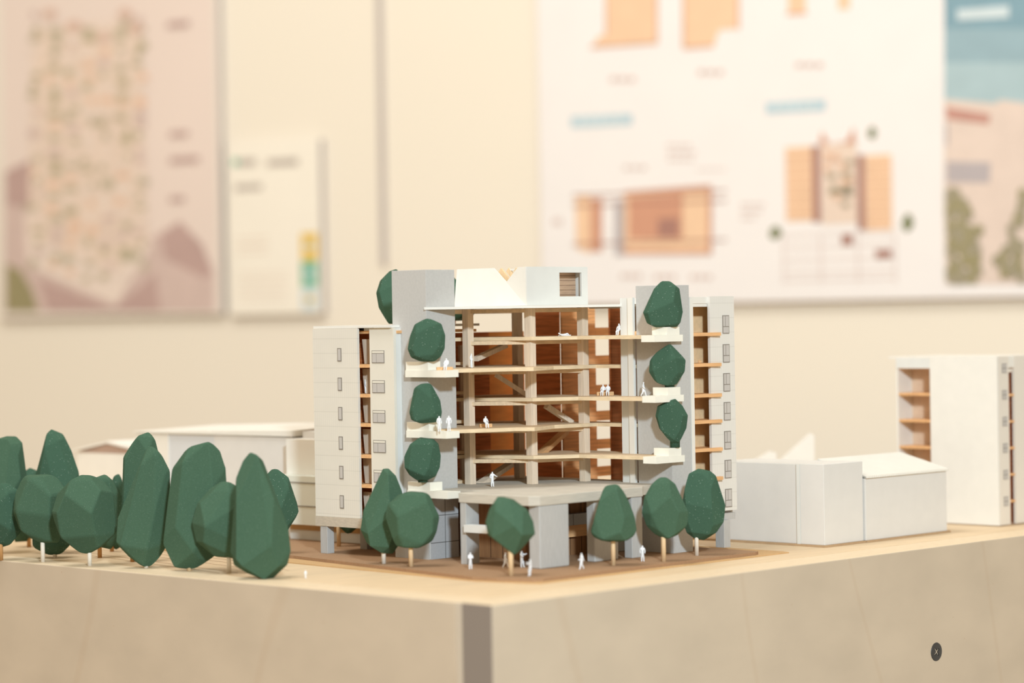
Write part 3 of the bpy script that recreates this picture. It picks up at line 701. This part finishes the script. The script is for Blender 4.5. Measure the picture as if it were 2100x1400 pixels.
SK['lie'] = pose('stand', pel=(0, 0, .07), bel=(-.13, 0, .08), che=(-.26, .0, .11), nec=(-.36, 0, .16), hd=(-.41, 0, .20), hd2=(-.45, 0, .235), shl=(-.28, .11, .10), ell=(-.38, .14, .05), hal=(-.44, .05, .04), shr=(-.28, -.11, .10), elr=(-.20, -.15, .05), har=(-.10, -.12, .05),
                 knl=(.20, .06, .20), anl=(.34, .06, .05), tol=(.40, .06, .06), knr=(.22, -.06, .06), anr=(.42, -.06, .05), tor=(.45, -.06, .10))
FM = {}
def fig_mesh(name):
    if name in FM: return FM[name]
    me = bpy.data.meshes.new('figure_' + name); idx = {}; vs = []; es = []; rs = []
    for (n, p, x, y, z, r) in SK[name]:
        idx[n] = len(vs); vs.append((x, y, z)); rs.append(r)
        if p: es.append((idx[p], idx[n]))
    me.from_pydata(vs, es, []); me.materials.append(fig_m)
    o = bpy.data.objects.new('tmp', me); C.objects.link(o)
    sk = o.modifiers.new('s', 'SKIN'); sk.use_smooth_shade = True
    o.modifiers.new('d', 'SUBSURF').levels = 1
    for i, q in enumerate(me.skin_vertices[0].data): q.radius = (rs[i], rs[i]); q.use_root = (i == 0)
    dg = bpy.context.evaluated_depsgraph_get(); dg.update()
    fm = bpy.data.meshes.new_from_object(o.evaluated_get(dg)); fm.name = 'miniature_figure_' + name
    zmin = min(v.co.z for v in fm.vertices)
    for v in fm.vertices: v.co.z -= zmin
    if not fm.materials: fm.materials.append(fig_m)
    bpy.data.objects.remove(o)
    FM[name] = fm
    return fm
def figure(ps, x, y, z, rz, label, H=7.9, Y=None, group='white miniature people on the model'):
    P = at_z(x, y, z) if Y is None else (at_y(x, y, Y)[0], Y, z)
    o = bpy.data.objects.new('miniature_figure', fig_mesh(ps)); C.objects.link(o)
    o.location = (P[0], P[1], z + .00001); o.scale = (H * .001,) * 3; o.rotation_euler = (0, 0, math.radians(rz))
    return tag(o, label, 'miniature figure', group)
def block(x, y, z, w_, d_, h_, rz, label, Y=None, nm='wood_bench', cat='bench'):
    P = at_z(x, y, z) if Y is None else (at_y(x, y, Y)[0], Y, z)
    t = MB().box(-w_ / 2, w_ / 2, -d_ / 2, d_ / 2, 0, h_).build(nm, bench_m, None, .15)
    t.location = (P[0], P[1], z + .00001); t.rotation_euler = (0, 0, math.radians(rz))
    return tag(t, label, cat, 'small wooden benches on the floors')
S = {k: .9 + v * .001 for k, v in SZ.items()}
figure('fold', 965, 1167, .902, 20, 'white miniature figure beside the leftmost grey podium pier', 8.2)
figure('walk', 1037, 1165, .902, 75, 'white miniature figure half hidden behind the trunk of the corner tree', 7.8)
figure('reach', 1070, 1163, .902, 60, 'white miniature figure leaning with arms out, right of the corner tree trunk', 8)
figure('reach', 1088, 1181, .902, -80, 'white miniature figure bending toward another beside the corner tree', 8)
figure('walk', 1193, 1167, .902, -60, 'white miniature figure walking alone right of the wide corner pier', 8)
figure('stand', 1318, 1151, .902, 10, 'white miniature figure with a long coat between two right-hand trees', 8)
figure('point', 1010, 998, S[1], 20, 'white miniature figure pointing on the podium deck', 7.8)
figure('stand', 967, 752, S[5], 60, 'white miniature figure against the left timber post, fifth floor', 7.4, Y=1.272)
figure('sit', 996, 877, S[3], 25, 'seated white miniature figure on the third floor deck', 7.8)
block(996, 876, S[3], 6.2, 2.0, 1.7, 15, 'small wooden bench under the seated figure on the third floor deck').location.y += .0016
figure('stand', 901, 888, .9646, 30, 'white miniature figure nearest the planter on the middle left balcony', 7.9, Y=1.240)
figure('stand', 921, 888, .9646, -10, 'white miniature figure at the corner of the middle left balcony', 7.9, Y=1.242)
figure('sit', 916, 760, .994, -20, 'white miniature figure sitting on the topmost left balcony', 7.9, Y=1.243)
block(912, 760, .994, 8.0, 1.6, 1.5, 10, 'rough wooden bench on the topmost left balcony', Y=1.2462)
figure('stand', 749, 802, .9822, 100, 'white miniature figure inside the narrow open bay of the left wing', 7.4, Y=1.286)
figure('lie', 1158, 690, S[6], 5, 'white miniature figure lying on the sixth floor deck', 7.0, Y=1.285)
figure('sit', 1270, 691, S[6], -35, 'white miniature figure sitting on a block, sixth floor near the screen', 8, Y=1.287)
block(1272, 691, S[6], 3.6, 2.0, 1.9, -10, 'small wooden stool under the sixth floor sitter', Y=1.2898, nm='wood_stool', cat='stool')
figure('stand', 1291, 691, S[6], 70, 'white miniature figure standing before the white screen, sixth floor', 7.4, Y=1.283)
block(1306, 690, S[6], 5.6, 2.0, 1.9, 0, 'long wooden bench beside the topmost right balcony', Y=1.281)
figure('sit', 1237, 806, S[4], -25, 'left one of two figures seated on the fourth floor bench', 7.8, Y=1.294)
figure('sit', 1247, 806, S[4], -10, 'right one of two figures seated on the fourth floor bench', 7.8, Y=1.294)
block(1241, 806, S[4], 8.6, 2.2, 1.9, 5, 'speckled wooden bench with two seated figures, fourth floor', Y=1.2962)
figure('stand', 1285, 810, S[4], 80, 'slim white miniature figure before the white screen, fourth floor', 7.6, Y=1.286)
figure('walk', 1320, 810, S[4], 75, 'white miniature figure beside the middle right balcony planter', 7.6, Y=1.270)
figure('stand', 627, 1192, .9, 30, 'blurred white miniature figure alone on the bare plywood near the edge', 4.0, Y=1.192)
block(1435, 737, .9945, 1.6, 1.6, 1.5, 0, 'tiny wooden stool inside the right wing bay', Y=1.292, nm='wood_stool', cat='stool')

# ------------------------------------------------------------------ neighbouring white models, right side
hb = mat('block_base_card', (184, 154, 120), .8, 400, .05)
t = on_site('white_block_model', 184.5, -39.5, .9, 'plain white block model with a vertical joint, right of the tall building', 'model building')
MB().box(-1.2, 33.4, -1.2, 100, 0.05, 1.0).build('base_card', hb, t)
MB().box(0, 33, 0, 15.2, 1.0, 41.9).build('volume', card_matte, t, .2)
MB().box(.8, 33, 17.4, 70, 1.0, 41.6).build('volume', card_matte, t, .2)
MB().box(-.2, 33, 15.25, 17.35, 1.0, 41.7).build('joint_strip', white_cool, t)
t = on_site('white_shed_model', 218.2, -40.5, .9, 'low white shed model with a corrugated pitched roof, beside the plain block', 'model building')
MB().box(-.0, 75, -1.0, 58, 0.05, 1.0).build('base_card', hb, t)
MB().box(.2, 73, 0, 52, 1.0, 33.0).build('volume', card_matte, t, .2)
b = MB(); n = 46
for k in range(n):
    a0 = -.2 + 74 * k / n; a1 = a0 + 74 / n * .55
    for (q0, q1) in ((a0, a1),):
        b.hexa([(q0, -1.2, 33.1), (q1, -1.2, 33.1), (q1, 30, 41.1), (q0, 30, 41.1), (q0, -1.2, 34.4), (q1, -1.2, 34.4), (q1, 30, 42.4), (q0, 30, 42.4)])
b.hexa([(-.2, -1, 33.05), (73.8, -1, 33.05), (73.8, 30, 41.0), (-.2, 30, 41.0), (-.2, -1, 33.9), (73.8, -1, 33.9), (73.8, 30, 41.9), (-.2, 30, 41.9)])
b.hexa([(-.2, 30.05, 41.0), (73.8, 30.05, 41.0), (73.8, 56, 33.1), (-.2, 56, 33.1), (-.2, 30.05, 41.9), (73.8, 30.05, 41.9), (73.8, 56, 34), (-.2, 56, 34)])
b.build('corrugated_roof', white, t)
t = on_site('white_block_model', 336.5, -43.5, .9, 'tall white model block with grey windows and open shelf bay, at the right edge', 'model building')
MB().box(0, 1.5, 0.0, 44, 0.6, 93.2).build('facade_panel', white, t)
mo = mat('pale_grey_print', (226, 218, 206), .75, 90, .01)
f2 = MB().box(1.6, 11.5, 0.0, 1.5, .6, 93.0).build('facade_panel', mo, t)
for k in range(6):
    b = MB(); b.mi = 0; zc = 13.5 + 14.6 * k; b.box(5.0, 9.6, -.2, 0, zc - 2.6, zc + 2.6); b.mi = 1; b.box(5.2, 7.1, -.3, -.15, zc + .2, zc + 2.4); b.box(7.5, 9.4, -.3, -.15, zc + .2, zc + 2.4); b.box(5.2, 7.1, -.3, -.15, zc - 2.4, zc - .2); b.box(7.5, 9.4, -.3, -.15, zc - 2.4, zc - .2)
    b.build('window', [frame, pane], f2)
MB().box(17, 50, 0, 1.5, .6, 93.0).build('facade_panel', mo, t)
MB().box(11.6, 34, 6.1, 7, .6, 84).build('partition_wall', wall_dark, t)
for k in range(6): MB().box(11.6, 17, .3, 6, 12.6 + 14.6 * k, 13.8 + 14.6 * k).build('shelf_floor', shelf_m, t)
MB().box(11.6, 17, .3, 3, 85.0, 93).build('roof_upstand', white, t)
MB().box(0.2, 50, 1.6, 72, 92.0, 93.1).build('roof_slab', white, t)
MB().box(1.6, 50, 40, 42, .6, 86).build('side_wall', shelf_m, t)
for k in range(6): MB().box(1.0, 30, 44.1, 67, 11.6 + 14.9 * k, 13.0 + 14.9 * k).build('shelf_floor', shelf_m, t)
MB().box(14, 15, 44.2, 68, .6, 91).build('partition_wall', mat('pale_birch_wall', (222, 196, 170), .8, 500, .05), t)
MB().box(.4, 30, 66.0, 67.2, .6, 92).build('side_wall', white, t)
MB().box(.2, 2, 44.1, 67, 86.5, 92).build('roof_upstand', white_cool, t)
t = on_site('white_shard_model', 300, 110, .9, 'blurred white peaked card pieces behind the plain white block', 'model building')
b = MB()
for (x0, x1, x2, y1) in ((1598, 1662, 1670, 888), (1545, 1580, 1592, 925)):
    A_ = []
    for (x, y) in ((x0, 946), (x1, y1), (x2, y1 + 4), (x2, 946)):
        X, Y, Z = at_y(x, y, 1.52); a, c_ = site(X, Y); A_.append((a - 300, c_ - 110, (Z - .9) * 1000))
    A_ = [(A_[0][0], A_[0][1], 0)] + A_[:3] + [(A_[3][0], A_[3][1], 0)]
    v0 = [b.b.verts.new(p) for p in A_]; v1 = [b.b.verts.new((p[0] + 5, p[1] + 5, p[2])) for p in A_]
    b.b.faces.new(v0); b.b.faces.new(v1[::-1])
    for i in range(5): b.b.faces.new((v0[i], v1[i], v1[(i + 1) % 5], v0[(i + 1) % 5]))
b.build('card_peaks', white, t)

# neighbouring white models, left side
t = on_site('white_terrace_model', 44, 158, .9, 'stepped white block model behind the left wing, with ruled facade lines', 'model building')
MB().box(8, 60, 0, 60, .05, 7.0).build('plinth_base', white_cool, t)
MB().box(0, 66, -6, 62, 10.8, 36.6).build('volume', mat('pale_green_white_card', (222, 224, 212), .8, 60, .01), t)
MB().box(8, 60, 0, 60, 7.05, 10.75).build('shade_band', plate2_m, t)  # tan band stands in for the brown shade between base and volume
MB().box(-.3, 0, 8, 56, 32.8, 33.4).build('facade_line', frame, t)
MB().box(-.3, 0, 8, 56, 20.4, 21.0).build('facade_line', frame, t)
MB().box(8, 66, -6, 62, 36.7, 55.5).build('volume', white, t)
MB().box(20, 66, -6, 62, 55.6, 59.0).build('volume', card_matte, t)
t = on_site('white_hall_model', 60, 208, .9, 'long white hall model with a flat wedge roof, behind the left grove', 'model building')
MB().box(0, 60, 16, 82, 0.05, 55.8).build('volume', card_matte, t)
MB().box(.6, 60, 82.1, 123, 0.05, 55.8).build('volume', mat('pale_blue_white_card', (212, 214, 216), .8, 60, .01), t)
MB().box(0, 60, 123.1, 153, 0.05, 55.6).build('volume', white, t)
b = MB(); b.hexa([(-1, 15, 56.3), (62, 15, 56.3), (62, 154, 55.9), (-1, 154, 55.9), (-1, 15, 59.6), (62, 15, 62), (62, 154, 58.0), (-1, 154, 56.6)])
b.build('wedge_roof', white, t)
t = on_site('white_house_model', 74, 366, .9, 'low white gabled house model behind the left grove', 'model building')
MB().box(0, 50, 0, 70, .05, 42).build('volume', white, t)
b = MB(); b.hexa([(-1, 40, 48.0), (52, 40, 48.0), (52, 74, 42.2), (-1, 74, 42.2), (-1, 40, 49.5), (52, 40, 49.5), (52, 74, 43.5), (-1, 74, 43.5)])
b.hexa([(-1, -4, 42.2), (52, -4, 42.2), (52, 39.9, 48.0), (-1, 39.9, 48.0), (-1, -4, 43.5), (52, -4, 43.5), (52, 39.9, 49.5), (-1, 39.9, 49.5)])
b.build('gable_roof', [white], t)
b = MB(); b.hexa([(0, 1, 42.1), (1, 1, 42.1), (1, 69, 42.1), (0, 69, 42.1), (0, 39, 47.6), (1, 39, 47.6), (1, 41, 47.6), (0, 41, 47.6)])
b.build('gable_end', mat('gable_shade_card', (176, 150, 134), .8, 100, .03), t)  # taupe stands in for the brown shade under the gable roof
# ------------------------------------------------------------------ the screw in the plinth's right side
d = ray(1920, 1336)
tt = (PV * .001 + OX * AV[0] + OY * AV[1]) / (d[0] * AV[0] + d[1] * AV[1])
sx, sy, sz = d[0] * tt, d[1] * tt, CZ + d[2] * tt
scr = empty('wood_screw', (sx, sy, sz), AX); tag(scr, 'black countersunk cross-head screw in the right side of the plywood plinth', 'screw')
b = bmesh.new(); R_ = 4.5; ang = math.radians(-52)
def rot(x, z): return (x * math.cos(ang) - z * math.sin(ang), x * math.sin(ang) + z * math.cos(ang))
cross = [(.45, .45), (2.3, .45), (2.3, -.45), (.45, -.45), (.45, -2.3), (-.45, -2.3), (-.45, -.45), (-2.3, -.45), (-2.3, .45), (-.45, .45), (-.45, 2.3), (.45, 2.3)]
outer = [b.verts.new((R_ * math.cos(2 * math.pi * i / 40), -.35, R_ * math.sin(2 * math.pi * i / 40))) for i in range(40)]
rim = [b.verts.new((R_ * 1.04 * math.cos(2 * math.pi * i / 40), -.02, R_ * 1.04 * math.sin(2 * math.pi * i / 40))) for i in range(40)]
inn = [b.verts.new((rot(*c_)[0], -.45, rot(*c_)[1])) for c_ in cross]
es = [b.edges.new((outer[i], outer[(i + 1) % 40])) for i in range(40)] + [b.edges.new((inn[i], inn[(i + 1) % 12])) for i in range(12)]
bmesh.ops.triangle_fill(b, use_beauty=True, edges=es)
deep = [b.verts.new((v_.co.x * .8, .8, v_.co.z * .8)) for v_ in inn]
for i in range(12):
    f = b.faces.new((inn[i], inn[(i + 1) % 12], deep[(i + 1) % 12], deep[i])); f.material_index = 1
f = b.faces.new(deep); f.material_index = 1
for i in range(40): b.faces.new((outer[i], rim[i], rim[(i + 1) % 40], outer[(i + 1) % 40]))
mb = MB(); mb.b.free(); mb.b = b; mb.build('screw_head', [screw_m, screw_d], scr)
